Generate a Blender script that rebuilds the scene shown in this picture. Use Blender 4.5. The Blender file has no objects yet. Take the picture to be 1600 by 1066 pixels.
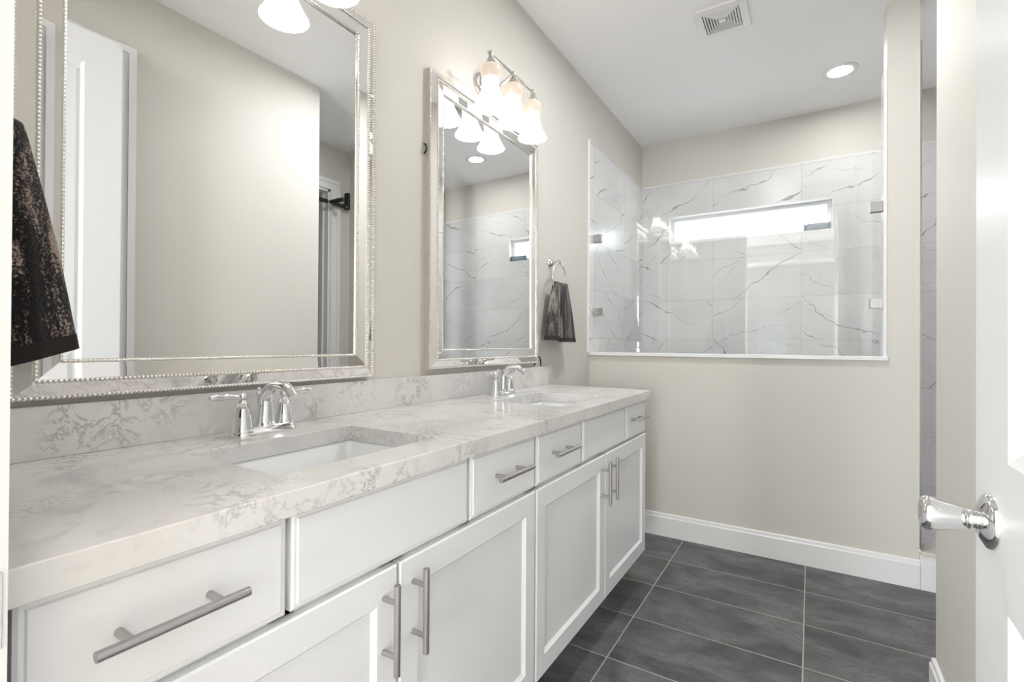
import bpy, bmesh, math, random
from mathutils import Vector, Matrix
random.seed(7)
PI = math.pi
S = bpy.context.scene
COL = S.collection

# ------------------------------------------------------------------ camera, world, exposure, large lights
cam_d = bpy.data.cameras.new('camera')
cam = bpy.data.objects.new('camera', cam_d); COL.objects.link(cam)
cam_d.sensor_width = 36.0
cam_d.lens = 762.76 * 36.0 / 1600.0
cam_d.clip_start = 0.01
_yaw, _pit, _rol = math.radians(31.4786), math.radians(0.2994), math.radians(0.3457)
_f = Vector((-math.sin(_yaw)*math.cos(_pit), math.cos(_yaw)*math.cos(_pit), math.sin(_pit)))
_r = Vector((math.cos(_yaw), math.sin(_yaw), 0)); _u = _r.cross(_f)
_r2 = _r*math.cos(_rol) + _u*math.sin(_rol); _u2 = -_r*math.sin(_rol) + _u*math.cos(_rol)
cam.matrix_world = Matrix(((_r2.x, _u2.x, -_f.x, 1.1979), (_r2.y, _u2.y, -_f.y, 0.0), (_r2.z, _u2.z, -_f.z, 1.1122), (0, 0, 0, 1)))
S.camera = cam
S.view_settings.view_transform = 'Standard'
S.view_settings.look = 'None'
S.view_settings.gamma = 1.0
S.view_settings.use_curve_mapping = False
S.view_settings.exposure = 1.13
S.cycles.use_denoising = True
S.cycles.max_bounces = 16
S.cycles.diffuse_bounces = 8
S.cycles.glossy_bounces = 8
S.cycles.transparent_max_bounces = 16
S.cycles.sample_clamp_indirect = 6.0

world = bpy.data.worlds.new('world'); S.world = world
world.use_nodes = True
_bg = world.node_tree.nodes['Background']
_bg.inputs['Color'].default_value = (0.93, 0.97, 1.0, 1)
_bg.inputs['Strength'].default_value = 3.2

LAMP_SHADE = 3.4      # glow of the vanity lamp shades
CAN_GLOW = 222.0       # glow of the added fill downlight; the shower one takes a fraction
BEDROOM_FILL = 150.0   # power of the added fill lights in the bedroom behind the camera

def area_light(name, loc, direction, sx, sy, power, color=(1, 1, 1)):
    d = bpy.data.lights.new(name, 'AREA'); d.shape = 'RECTANGLE'; d.size = sx; d.size_y = sy
    d.energy = power; d.color = color
    o = bpy.data.objects.new(name, d); COL.objects.link(o)
    o.location = loc
    o.rotation_euler = Vector(direction).to_track_quat('-Z', 'Y').to_euler()
    return o
# two added area lights at the bedroom's far wall brighten the half wall
BED_FILL_LIGHTS = ((-1.20, -0.12, 1.05), (1.66, 2.55, 0.50))
for _a, _b, _k in BED_FILL_LIGHTS:
    area_light('bedroom_window_daylight', ((_a+_b)/2, -5.57, 1.45), (0, 1, 0), _b-_a, 1.7, BEDROOM_FILL*_k, (0.96, 0.985, 1.0))

# ------------------------------------------------------------------ materials
def new_mat(name):
    m = bpy.data.materials.new(name); m.use_nodes = True
    nt = m.node_tree
    return m, nt, nt.nodes['Principled BSDF']
def lin(r, g=None, b=None):
    if g is None: g = b = r
    def c(v):
        v /= 255.0
        return v/12.92 if v <= 0.04045 else ((v+0.055)/1.055)**2.4
    return (c(r), c(g), c(b), 1)
def plain(name, col, rough=0.5, metal=0.0, coat=0.0, spec=0.5, noise=0.0, nscale=40, bump=0.0, bscale=200):
    m, nt, b = new_mat(name)
    b.inputs['Base Color'].default_value = col
    b.inputs['Roughness'].default_value = rough
    b.inputs['Metallic'].default_value = metal
    b.inputs['Coat Weight'].default_value = coat
    b.inputs['Specular IOR Level'].default_value = spec
    geo = nt.nodes.new('ShaderNodeNewGeometry')
    if noise:
        n = nt.nodes.new('ShaderNodeTexNoise'); n.inputs['Scale'].default_value = nscale; n.inputs['Detail'].default_value = 5
        nt.links.new(geo.outputs['Position'], n.inputs['Vector'])
        mr = nt.nodes.new('ShaderNodeMapRange'); mr.inputs['To Min'].default_value = 1-noise; mr.inputs['To Max'].default_value = 1+noise
        nt.links.new(n.outputs['Fac'], mr.inputs['Value'])
        mx = nt.nodes.new('ShaderNodeVectorMath'); mx.operation = 'SCALE'
        mx.inputs[0].default_value = col[:3]; nt.links.new(mr.outputs['Result'], mx.inputs['Scale'])
        nt.links.new(mx.outputs['Vector'], b.inputs['Base Color'])
    if bump:
        n2 = nt.nodes.new('ShaderNodeTexNoise'); n2.inputs['Scale'].default_value = bscale; n2.inputs['Detail'].default_value = 3
        nt.links.new(geo.outputs['Position'], n2.inputs['Vector'])
        bp = nt.nodes.new('ShaderNodeBump'); bp.inputs['Strength'].default_value = bump; bp.inputs['Distance'].default_value = 0.002
        nt.links.new(n2.outputs['Fac'], bp.inputs['Height']); nt.links.new(bp.outputs['Normal'], b.inputs['Normal'])
    return m

class NB:
    """small node-building helper"""
    def __init__(s, nt): s.nt = nt
    def _in(s, sock, v):
        if hasattr(v, 'is_output'): s.nt.links.new(v, sock)
        else: sock.default_value = v
    def math(s, op, a, b=0.0, c=None, clamp=False):
        n = s.nt.nodes.new('ShaderNodeMath'); n.operation = op; n.use_clamp = clamp
        s._in(n.inputs[0], a); s._in(n.inputs[1], b)
        if c is not None: s._in(n.inputs[2], c)
        return n.outputs[0]
    def sep(s, v):
        n = s.nt.nodes.new('ShaderNodeSeparateXYZ'); s.nt.links.new(v, n.inputs[0]); return n.outputs
    def comb(s, x, y, z=0.0):
        n = s.nt.nodes.new('ShaderNodeCombineXYZ')
        s._in(n.inputs[0], x); s._in(n.inputs[1], y); s._in(n.inputs[2], z); return n.outputs[0]
    def noise(s, v, scale, detail=4, rough=0.5, dist=0.0):
        n = s.nt.nodes.new('ShaderNodeTexNoise'); s.nt.links.new(v, n.inputs['Vector'])
        n.inputs['Scale'].default_value = scale; n.inputs['Detail'].default_value = detail
        n.inputs['Roughness'].default_value = rough; n.inputs['Distortion'].default_value = dist
        return n.outputs['Fac'], n.outputs['Color']
    def white(s, v):
        n = s.nt.nodes.new('ShaderNodeTexWhiteNoise'); n.noise_dimensions = '3D'; s.nt.links.new(v, n.inputs['Vector'])
        return n.outputs['Value'], n.outputs['Color']
    def mapr(s, v, a, b, c=0.0, d=1.0, smooth=True):
        n = s.nt.nodes.new('ShaderNodeMapRange'); n.clamp = True
        n.interpolation_type = 'SMOOTHSTEP' if smooth else 'LINEAR'
        s._in(n.inputs['Value'], v); s._in(n.inputs['From Min'], a); s._in(n.inputs['From Max'], b)
        s._in(n.inputs['To Min'], c); s._in(n.inputs['To Max'], d); return n.outputs['Result']
    def mix(s, f, a, b):
        n = s.nt.nodes.new('ShaderNodeMix'); n.data_type = 'RGBA'
        s._in(n.inputs['Factor'], f); s._in(n.inputs['A'], a); s._in(n.inputs['B'], b); return n.outputs['Result']
    def vadd(s, a, b):
        n = s.nt.nodes.new('ShaderNodeVectorMath'); n.operation = 'ADD'; s._in(n.inputs[0], a); s._in(n.inputs[1], b); return n.outputs['Vector']
    def vscale(s, a, k):
        n = s.nt.nodes.new('ShaderNodeVectorMath'); n.operation = 'SCALE'; s._in(n.inputs[0], a); s._in(n.inputs['Scale'], k); return n.outputs['Vector']
    def pos(s):
        n = s.nt.nodes.new('ShaderNodeNewGeometry'); return n.outputs['Position']

def marble_tile(name, axes, u0, v0, w, h, seed):
    """large polished marble tiles with sparse grey veins; axes picks the two world axes of the wall"""
    m, nt, b = new_mat(name); B = NB(nt)
    p = B.sep(B.pos())
    u = p['XYZ'.index(axes[0])]; v = p['XYZ'.index(axes[1])]
    fu = B.math('DIVIDE', B.math('SUBTRACT', u, u0), w); fv = B.math('DIVIDE', B.math('SUBTRACT', v, v0), h)
    iu = B.math('FLOOR', fu); iv = B.math('FLOOR', fv)
    lu = B.math('FRACT', fu); lv = B.math('FRACT', fv)
    eu = B.math('MULTIPLY', B.math('MINIMUM', lu, B.math('SUBTRACT', 1.0, lu)), w)
    ev = B.math('MULTIPLY', B.math('MINIMUM', lv, B.math('SUBTRACT', 1.0, lv)), h)
    joint = B.mapr(B.math('MINIMUM', eu, ev), 0.0006, 0.0016, 1.0, 0.0)
    rv, rc = B.white(B.comb(iu, iv, float(seed)))
    flip = B.math('SUBTRACT', B.math('MULTIPLY', B.math('GREATER_THAN', rv, 0.45), 2.0), 1.0)
    uu = B.math('MULTIPLY', u, flip)
    base = B.vadd(B.comb(uu, v, 0.0), B.vscale(rc, 9.0))
    q = B.sep(base)
    def veins(ang, spacing, warp, fine, tmax, lo, hi, off):
        ca, sa = math.cos(math.radians(ang)), math.sin(math.radians(ang))
        al = B.math('ADD', B.math('MULTIPLY', q[0], ca), B.math('MULTIPLY', q[1], sa))
        ac = B.math('SUBTRACT', B.math('MULTIPLY', q[1], ca), B.math('MULTIPLY', q[0], sa))
        pb = B.vadd(base, off)
        w1, _ = B.noise(pb, 2.2, 3, 0.5); w2, _ = B.noise(pb, 14.0, 5, 0.6); w3, _ = B.noise(pb, 60.0, 3, 0.6)
        d = B.math('ADD', ac, B.math('ADD', B.math('MULTIPLY', w1, warp), B.math('ADD', B.math('MULTIPLY', w2, fine), B.math('MULTIPLY', w3, fine*0.15))))
        dist = B.math('MULTIPLY', B.math('ABSOLUTE', B.math('SUBTRACT', B.math('FRACT', B.math('DIVIDE', d, spacing)), 0.5)), spacing)
        mk, _ = B.noise(B.vadd(pb, (3.1, 7.7, 1.3)), 4.5, 3)
        mk2, _ = B.noise(B.vadd(pb, (8.3, 1.9, 4.4)), 1.9, 2)
        th = B.mapr(mk, 0.40, 0.78, 0.0003, tmax)
        v = B.mapr(dist, B.math('MULTIPLY', th, 0.45), B.math('ADD', th, 0.0012), 1.0, 0.0)
        return B.math('MULTIPLY', v, B.mapr(mk2, lo, hi))
    vein1 = veins(31, 0.215, 0.36, 0.050, 0.0075, 0.40, 0.50, (0.0, 0.0, 0.0))
    vein2 = B.math('MAXIMUM', veins(40, 0.13, 0.30, 0.05, 0.002, 0.48, 0.58, (5.0, 2.0, 7.0)), veins(-20, 0.38, 0.40, 0.06, 0.002, 0.52, 0.62, (1.0, 6.0, 3.0)))
    cl, _ = B.noise(base, 2.0, 4)
    c = B.mix(B.mapr(cl, 0.35, 0.7), lin(222, 222, 222), lin(212, 212, 213))
    c = B.mix(B.math('MULTIPLY', vein2, 0.5), c, lin(150, 150, 152))
    c = B.mix(B.math('MULTIPLY', vein1, 0.85), c, lin(128, 128, 130))
    c = B.mix(B.math('MULTIPLY', joint, 0.8), c, lin(176, 176, 176))
    nt.links.new(c, b.inputs['Base Color'])
    b.inputs['Roughness'].default_value = 0.24
    b.inputs['Specular IOR Level'].default_value = 0.35
    bp = nt.nodes.new('ShaderNodeBump'); bp.inputs['Strength'].default_value = 0.3; bp.inputs['Distance'].default_value = 0.001; bp.invert = True
    nt.links.new(joint, bp.inputs['Height']); nt.links.new(bp.outputs['Normal'], b.inputs['Normal'])
    return m

def slate_tile(name):
    m, nt, b = new_mat(name); B = NB(nt)
    p = B.sep(B.pos())
    w, h = 0.594, 0.3048
    fu = B.math('DIVIDE', B.math('SUBTRACT', p[0], 0.5827), w); fv = B.math('DIVIDE', B.math('SUBTRACT', p[1], 2.5786), h)
    iu = B.math('FLOOR', fu); iv = B.math('FLOOR', fv); lu = B.math('FRACT', fu); lv = B.math('FRACT', fv)
    eu = B.math('MULTIPLY', B.math('MINIMUM', lu, B.math('SUBTRACT', 1.0, lu)), w)
    ev = B.math('MULTIPLY', B.math('MINIMUM', lv, B.math('SUBTRACT', 1.0, lv)), h)
    joint = B.mapr(B.math('MINIMUM', eu, ev), 0.0016, 0.0028, 1.0, 0.0)
    rv, rc = B.white(B.comb(iu, iv, 3.0))
    q = B.sep(B.vadd(B.comb(p[0], p[1], 0.0), B.vscale(rc, 5.0)))
    pv = B.comb(q[0], B.math('MULTIPLY', q[1], 1.8), q[2])
    n1, _ = B.noise(pv, 3.5, 7, 0.6, 0.6); n2, _ = B.noise(pv, 26, 6, 0.65); n3, _ = B.noise(pv, 5, 5, 0.6, 1.2)
    c = B.mix(B.mapr(n1, 0.32, 0.68), lin(70, 70, 72), lin(116, 116, 117))
    c = B.mix(B.math('MULTIPLY', B.mapr(n2, 0.48, 0.75), 0.5), c, lin(62, 62, 64))
    crack = B.mapr(B.math('ABSOLUTE', B.math('SUBTRACT', n3, 0.5)), 0.002, 0.012, 1.0, 0.0)
    c = B.mix(B.math('MULTIPLY', B.math('MULTIPLY', crack, B.mapr(n1, 0.45, 0.6)), 0.7), c, lin(50, 50, 52))
    c = B.mix(joint, c, lin(172, 170, 166))
    nt.links.new(c, b.inputs['Base Color'])
    b.inputs['Roughness'].default_value = 0.42
    hgt = B.math('SUBTRACT', B.math('MULTIPLY', n2, 0.3), joint)
    bp = nt.nodes.new('ShaderNodeBump'); bp.inputs['Strength'].default_value = 0.35; bp.inputs['Distance'].default_value = 0.0015
    nt.links.new(hgt, bp.inputs['Height']); nt.links.new(bp.outputs['Normal'], b.inputs['Normal'])
    return m

def quartz_mat(name):
    m, nt, b = new_mat(name); B = NB(nt)
    p = B.pos()
    n1, _ = B.noise(p, 7, 8, 0.6, 1.0); n2, _ = B.noise(p, 17, 9, 0.72, 0.5); n3, _ = B.noise(B.vadd(p, (4, 9, 2)), 5.5, 3); n4, _ = B.noise(p, 2.6, 4)
    n5, _ = B.noise(p, 60, 4)
    c = B.mix(B.mapr(n4, 0.35, 0.65), lin(224, 222, 220), lin(209, 208, 207))
    c = B.mix(B.math('MULTIPLY', B.mapr(n1, 0.52, 0.72), 0.55), c, lin(190, 189, 188))
    v = B.mapr(B.math('ABSOLUTE', B.math('SUBTRACT', n2, 0.5)), 0.004, 0.034, 1.0, 0.0)
    v = B.math('MULTIPLY', v, B.mapr(n3, 0.42, 0.68))
    c = B.mix(B.math('MULTIPLY', v, 0.68), c, lin(148, 146, 145))
    c = B.mix(B.math('MULTIPLY', B.mapr(n5, 0.55, 0.75), 0.15), c, lin(180, 178, 177))
    nt.links.new(c, b.inputs['Base Color']); b.inputs['Roughness'].default_value = 0.13
    return m

def clear_glass(name, tint=(0.985, 0.995, 0.99, 1), f0=0.045):
    """thin clear pane: straight-through view plus Fresnel reflection"""
    m, nt, b = new_mat(name); B = NB(nt)
    nt.nodes.remove(b)
    g = nt.nodes.new('ShaderNodeNewGeometry')
    dt = nt.nodes.new('ShaderNodeVectorMath'); dt.operation = 'DOT_PRODUCT'
    nt.links.new(g.outputs['Normal'], dt.inputs[0]); nt.links.new(g.outputs['Incoming'], dt.inputs[1])
    k = B.math('SUBTRACT', 1.0, B.math('ABSOLUTE', dt.outputs['Value']))
    fr = B.math('ADD', f0, B.math('MULTIPLY', 1-f0, B.math('POWER', k, 5.0)))
    tr = nt.nodes.new('ShaderNodeBsdfTransparent'); tr.inputs['Color'].default_value = tint
    gl = nt.nodes.new('ShaderNodeBsdfGlossy'); gl.inputs['Roughness'].default_value = 0.0
    mx = nt.nodes.new('ShaderNodeMixShader')
    nt.links.new(fr, mx.inputs[0]); nt.links.new(tr.outputs[0], mx.inputs[1]); nt.links.new(gl.outputs[0], mx.inputs[2])
    nt.links.new(mx.outputs[0], nt.nodes['Material Output'].inputs['Surface'])
    return m

def glow(name, col, strength, base=(0.9, 0.88, 0.85, 1)):
    m, nt, b = new_mat(name)
    b.inputs['Base Color'].default_value = base; b.inputs['Roughness'].default_value = 0.3
    b.inputs['Emission Color'].default_value = col; b.inputs['Emission Strength'].default_value = strength
    return m

def shade_mat(name):
    """frosted glass lamp shade: the bulb sits in the bell, so the neck glows less and warmer than the bell"""
    m, nt, b = new_mat(name); B = NB(nt)
    tc = nt.nodes.new('ShaderNodeTexCoord')
    z = B.sep(tc.outputs['Object'])[2]       # 0 at the lip, 0.165 at the neck
    neck = B.mapr(z, 0.090, 0.120)
    col = B.mix(neck, (1.0, 0.955, 0.90, 1), (1.0, 0.84, 0.69, 1))
    st = B.mapr(z, 0.090, 0.116, LAMP_SHADE, 0.29)
    st = B.math('MULTIPLY', st, B.mapr(z, 0.0, 0.045, 0.22, 1.0))
    nt.links.new(col, b.inputs['Emission Color']); nt.links.new(st, b.inputs['Emission Strength'])
    b.inputs['Base Color'].default_value = (0.24, 0.20, 0.17, 1); b.inputs['Roughness'].default_value = 0.3
    return m

def terry(name, dark, light, thr, streak=60):
    m, nt, b = new_mat(name); B = NB(nt)
    tc = nt.nodes.new('ShaderNodeTexCoord'); p = tc.outputs['Object']
    q = B.sep(p)
    n1, _ = B.noise(p, 330, 3, 0.7); n2, _ = B.noise(B.comb(B.math('MULTIPLY', q[0], streak), B.math('MULTIPLY', q[1], streak), B.math('MULTIPLY', q[2], 5)), 1.0, 3)
    f = B.mapr(B.math('ADD', B.math('MULTIPLY', n1, 0.50), B.math('MULTIPLY', n2, 0.62)), thr, thr+0.12)
    nt.links.new(B.mix(f, dark, light), b.inputs['Base Color'])
    b.inputs['Roughness'].default_value = 1.0; b.inputs['Specular IOR Level'].default_value = 0.1
    b.inputs['Sheen Weight'].default_value = 0.2
    bp = nt.nodes.new('ShaderNodeBump'); bp.inputs['Strength'].default_value = 0.9; bp.inputs['Distance'].default_value = 0.003
    nt.links.new(n1, bp.inputs['Height']); nt.links.new(bp.outputs['Normal'], b.inputs['Normal'])
    return m

M = {}
M['wall'] = plain('wall_paint', lin(207, 204, 197), 0.6, noise=0.012, nscale=3, bump=0.05, bscale=350)
M['ceil'] = plain('ceiling_paint', lin(245, 245, 246), 0.7, bump=0.06, bscale=260)
M['trim'] = plain('trim_paint', lin(229, 229, 229), 0.32)
M['cab'] = plain('cabinet_paint', lin(233, 234, 236), 0.33)
M['door'] = plain('door_paint', lin(226, 227, 229), 0.34)
M['floor'] = slate_tile('slate_floor_tile')
M['tile_back'] = marble_tile('marble_tile_back', 'XZ', 0.555-0.585, 1.151-0.3085*4, 0.585, 0.3085, 1)
M['tile_side'] = marble_tile('marble_tile_side', 'YZ', 3.537-0.6*6, 1.151-0.3085*4, 0.6, 0.3085, 5)
M['tile_floor'] = marble_tile('marble_tile_floor', 'XY', 0.0, 0.0, 0.10, 0.10, 9)
M['quartz'] = quartz_mat('quartz_stone')
M['cap'] = plain('sill_stone', lin(232, 232, 233), 0.2)
M['curbtop'] = plain('curb_stone', lin(214, 206, 196), 0.25, noise=0.05)
M['porcelain'] = plain('porcelain', lin(236, 238, 240), 0.08, coat=0.5)
M['chrome'] = plain('chrome', (0.78, 0.79, 0.80, 1), 0.06, 1.0)
M['nickel'] = plain('brushed_nickel', (0.47, 0.46, 0.455, 1), 0.34, 1.0)
M['lampmetal'] = plain('satin_nickel', (0.62, 0.60, 0.57, 1), 0.22, 1.0)
M['mirror'] = plain('mirror_silver', (0.93, 0.94, 0.94, 1), 0.0, 1.0)
M['strip'] = plain('frame_mirror', (0.92, 0.91, 0.90, 1), 0.015, 1.0)
M['silver'] = plain('silver_leaf', (0.78, 0.76, 0.72, 1), 0.2, 1.0)
M['frameside'] = plain('frame_side', lin(196, 190, 180), 0.4)
M['glass'] = clear_glass('shower_glass')
M['winglass'] = clear_glass('window_glass')
M['tintglass'] = clear_glass('tinted_window_glass', (0.58, 0.59, 0.60, 1))
M['shade'] = shade_mat('lamp_shade_glass')
M['bulb'] = glow('bulb_glow', (1.0, 0.86, 0.66, 1), LAMP_SHADE*1.5)
M['can'] = glow('downlight_glow', (0.98, 0.985, 1.0, 1), CAN_GLOW)
M['can_dim'] = glow('shower_downlight_glow', (1.0, 0.98, 0.96, 1), CAN_GLOW*0.33)
M['black'] = plain('black_rubber', lin(34, 34, 36), 0.7)
M['foam'] = plain('black_foam', lin(46, 46, 48), 0.95, bump=0.4, bscale=300)
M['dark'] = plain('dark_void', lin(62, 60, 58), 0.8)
M['speaker'] = plain('blue_grey_mesh', lin(118, 134, 150), 0.75, bump=0.5, bscale=900)
M['speaker_end'] = plain('speaker_rubber', lin(84, 92, 104), 0.6)
M['towel_a'] = terry('terry_brown_black', lin(20, 18, 18), lin(156, 138, 128), 0.545, 46)
M['towel_b'] = terry('terry_charcoal', lin(66, 64, 62), lin(158, 155, 148), 0.56, 60)
M['hem_a'] = plain('hem_black', lin(26, 16, 16), 0.95)
M['hem_b'] = plain('hem_charcoal', lin(46, 45, 44), 0.95)
M['carpet'] = plain('carpet', lin(190, 184, 176), 0.95, noise=0.06, nscale=90)
M['alum'] = plain('edge_trim_metal', (0.72, 0.71, 0.69, 1), 0.25, 1.0)

# ------------------------------------------------------------------ mesh helpers
class MB:
    def __init__(s): s.bm = bmesh.new()
    def box(s, x0, x1, y0, y1, z0, z1, bev=0.0, seg=1):
        r = bmesh.ops.create_cube(s.bm, size=1.0)
        vs = r['verts']
        for v in vs:
            v.co = Vector((x0+(v.co.x+.5)*(x1-x0), y0+(v.co.y+.5)*(y1-y0), z0+(v.co.z+.5)*(z1-z0)))
        if bev:
            es = list({e for v in vs for e in v.link_edges})
            bmesh.ops.bevel(s.bm, geom=es, offset=bev, segments=seg, profile=0.5, affect='EDGES')
        return s
    def lathe(s, prof, origin=(0, 0, 0), axis=(0, 0, 1), n=32, cap=True):
        """prof: list of (radius, height along axis)"""
        a = Vector(axis).normalized()
        t = Vector((1, 0, 0)) if abs(a.x) < .9 else Vector((0, 1, 0))
        e1 = a.cross(t).normalized(); e2 = a.cross(e1); o = Vector(origin)
        rings = []
        for r, h in prof:
            rings.append([s.bm.verts.new(o + a*h + (e1*math.cos(2*PI*i/n) + e2*math.sin(2*PI*i/n))*max(r, 1e-5)) for i in range(n)])
        for A, B in zip(rings, rings[1:]):
            for i in range(n):
                s.bm.faces.new((A[i], A[(i+1) % n], B[(i+1) % n], B[i]))
        if cap:
            s.bm.faces.new(rings[0][::-1]); s.bm.faces.new(rings[-1])
        return s
    def tube(s, pts, rad, n=12, closed=False, squash=1.0, up=None):
        pts = [Vector(p) for p in pts]; N = len(pts)
        rads = rad if isinstance(rad, (list, tuple)) else [rad]*N
        rings = []; prev = None
        for i, p in enumerate(pts):
            if closed: t = (pts[(i+1) % N]-pts[i-1]).normalized()
            else: t = (pts[min(i+1, N-1)]-pts[max(i-1, 0)]).normalized()
            if prev is None:
                ref = Vector(up) if up else (Vector((0, 0, 1)) if abs(t.z) < .9 else Vector((1, 0, 0)))
                e1 = (ref - t*ref.dot(t)).normalized()
            else:
                e1 = (prev - t*prev.dot(t)).normalized()
            prev = e1; e2 = t.cross(e1)
            rings.append([s.bm.verts.new(p + (e1*math.cos(2*PI*k/n)*squash + e2*math.sin(2*PI*k/n))*rads[i]) for k in range(n)])
        rr = list(zip(rings, rings[1:])) + ([(rings[-1], rings[0])] if closed else [])
        for A, B in rr:
            for k in range(n): s.bm.faces.new((A[k], A[(k+1) % n], B[(k+1) % n], B[k]))
        if not closed:
            s.bm.faces.new(rings[0][::-1]); s.bm.faces.new(rings[-1])
        return s
    def sphere(s, c, r, sc=(1, 1, 1), u=16, v=10):
        q = bmesh.ops.create_uvsphere(s.bm, u_segments=u, v_segments=v, radius=r)
        for w in q['verts']: w.co = Vector(c) + Vector((w.co.x*sc[0], w.co.y*sc[1], w.co.z*sc[2]))
        return s
    def sweep_rect(s, prof, y0, y1, z0, z1):
        """closed or open profile of (inset, x) swept with mitred corners round a rectangle in the y-z plane"""
        rings = []
        for ins, x in prof:
            rings.append([s.bm.verts.new(c) for c in ((x, y0+ins, z0+ins), (x, y1-ins, z0+ins), (x, y1-ins, z1-ins), (x, y0+ins, z1-ins))])
        for A, B in zip(rings, rings[1:]):
            for k in range(4): s.bm.faces.new((A[k], A[(k+1) % 4], B[(k+1) % 4], B[k]))
        return s
    def plate_holes(s, xs, ys, z0, z1, holes):
        """slab cut into cells; holes: set of (i, j) cells left open"""
        V = {}
        def v(i, j, z):
            k = (i, j, z)
            if k not in V: V[k] = s.bm.verts.new((xs[i], ys[j], z))
            return V[k]
        nx, ny = len(xs)-1, len(ys)-1
        solid = lambda i, j: 0 <= i < nx and 0 <= j < ny and (i, j) not in holes
        for i in range(nx):
            for j in range(ny):
                if not solid(i, j): continue
                s.bm.faces.new((v(i, j, z1), v(i+1, j, z1), v(i+1, j+1, z1), v(i, j+1, z1)))
                s.bm.faces.new((v(i, j, z0), v(i, j+1, z0), v(i+1, j+1, z0), v(i+1, j, z0)))
                for (di, dj, a, b) in ((-1, 0, (i, j+1), (i, j)), (1, 0, (i+1, j), (i+1, j+1)), (0, -1, (i, j), (i+1, j)), (0, 1, (i+1, j+1), (i, j+1))):
                    if not solid(i+di, j+dj):
                        s.bm.faces.new((v(*a, z0), v(*b, z0), v(*b, z1), v(*a, z1)))
        return s
    def build(s, name, mat, parent=None, smooth=None, bev=None, origin=None, world_origin=None):
        bmesh.ops.recalc_face_normals(s.bm, faces=s.bm.faces)
        if origin is not None:
            for v in s.bm.verts: v.co -= Vector(origin)
        me = bpy.data.meshes.new(name); s.bm.to_mesh(me); s.bm.free()
        me.materials.append(mat)
        if smooth is not None:
            for p in me.polygons: p.use_smooth = True
            me.set_sharp_from_angle(angle=math.radians(smooth))
        o = bpy.data.objects.new(name, me); COL.objects.link(o)
        if origin is not None: o.location = origin
        if parent is not None: o.parent = parent
        if bev:
            md = o.modifiers.new('bevel', 'BEVEL'); md.width = bev; md.segments = 2; md.limit_method = 'ANGLE'; md.angle_limit = math.radians(50)
        return o

def struct(o, label=None, cat=None):
    o['kind'] = 'structure'
    if label: o['label'] = label
    if cat: o['category'] = cat
    return o
def tag(o, label, cat, group=None):
    o['label'] = label; o['category'] = cat
    if group: o['group'] = group
    return o
def thing(name, loc, label, cat, group=None, rz=0.0):
    o = bpy.data.objects.new(name, None); COL.objects.link(o)
    o.empty_display_size = 0.05; o.location = loc; o.rotation_euler = (0, 0, rz)
    return tag(o, label, cat, group)
def copy_tree(o, parent=None):
    c = o.copy(); COL.objects.link(c)
    if parent is not None: c.parent = parent
    for ch in [k for k in bpy.data.objects if k.parent == o]:
        copy_tree(ch, c)
    return c
def sbox(name, mat, *b, bev=0.0):
    return struct(MB().box(*b, bev=bev).build(name, mat))

# ------------------------------------------------------------------ room shell
H = 2.746           # ceiling
XR = 1.535          # right wall
YF = 0.12           # inner face of the wall with the doorway
YH = 2.896          # half wall front
YB = 3.997          # shower back wall
XA = 2.25           # alcove / shower right wall
ZT = 2.395          # top of the tiling
sbox('floor', M['floor'], -0.1, XA, 0.0, YH+0.02, -0.1, 0.0)
sbox('floor_shower', M['tile_floor'], 0.0, XA, YH+0.02, YB, -0.1, 0.075)
sbox('ceiling', M['ceil'], -0.1, XA+0.12, -0.02, YB+0.12, H, H+0.1)
sbox('wall_left', M['wall'], -0.12, 0.0, -0.02, YB+0.12, -0.1, H)
sbox('wall_right', M['wall'], XR, XR+0.10, -0.02, 2.01, -0.1, H)
sbox('wall_alcove', M['wall'], XR+0.10, XA+0.12, 1.91, 2.01, -0.1, H)
# shower back wall with the strip window cut out
WX0, WX1, WZ0, WZ1 = 0.222, 1.327, 1.915, 2.134
def holed_wall(name, mat, x0, x1, y0, y1, z0, z1, hx0, hx1, hz0, hz1):
    m = MB(); m.plate_holes([x0, hx0, hx1, x1], [z0, hz0, hz1, z1], -y1, -y0, {(1, 1)})
    for v in m.bm.verts: v.co = Vector((v.co.x, -v.co.z, v.co.y))
    return struct(m.build(name, mat))
holed_wall('wall_back', M['wall'], -0.12, XA+0.12, YB+0.010, YB+0.12, -0.1, H, WX0, WX1, WZ0, WZ1)
holed_wall('wall_back_tiling', M['tile_back'], 0.0, XA, YB, YB+0.010, 0.075, ZT, WX0, WX1, WZ0, WZ1)
# doorway wall behind the vanity's near end
DX0, DX1, DZ = 0.60, 1.40, 2.42
m = MB()
m.box(-0.12, DX0-0.02, -0.02, YF, -0.1, H).box(DX1+0.02, XR+0.1, -0.02, YF, -0.1, H).box(DX0-0.02, DX1+0.02, -0.02, YF, DZ+0.02, H)
struct(m.build('wall_front', M['wall']))
# jamb lining of the entry doorway
m = MB()
m.box(DX0-0.02, DX0, -0.035, YF+0.0155, 0, DZ).box(DX1, DX1+0.02, -0.035, YF+0.0155, 0, DZ).box(DX0-0.02, DX1+0.02, -0.035, YF+0.0155, DZ, DZ+0.02)
m.box(DX0-0.03, DX0-0.02, YF, YF+0.0155, 0, DZ+0.02).box(DX1+0.02, DX1+0.08, YF, YF+0.0155, 0, DZ+0.02).box(DX0-0.03, DX1+0.08, YF, YF+0.0155, DZ+0.02, DZ+0.05)
jamb = struct(m.build('trim_1', M['trim']))
m = MB(); m.box(DX0-0.001, DX0+0.0012, 0.095, 0.132, 0.845, 0.912, bev=0.0005)
sp = m.build('strike_plate', M['chrome'], jamb); 
m = MB(); m.box(DX0+0.001, DX0+0.0016, 0.105, 0.124, 0.862, 0.895)
m.build('latch_hole', M['black'], sp)

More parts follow.
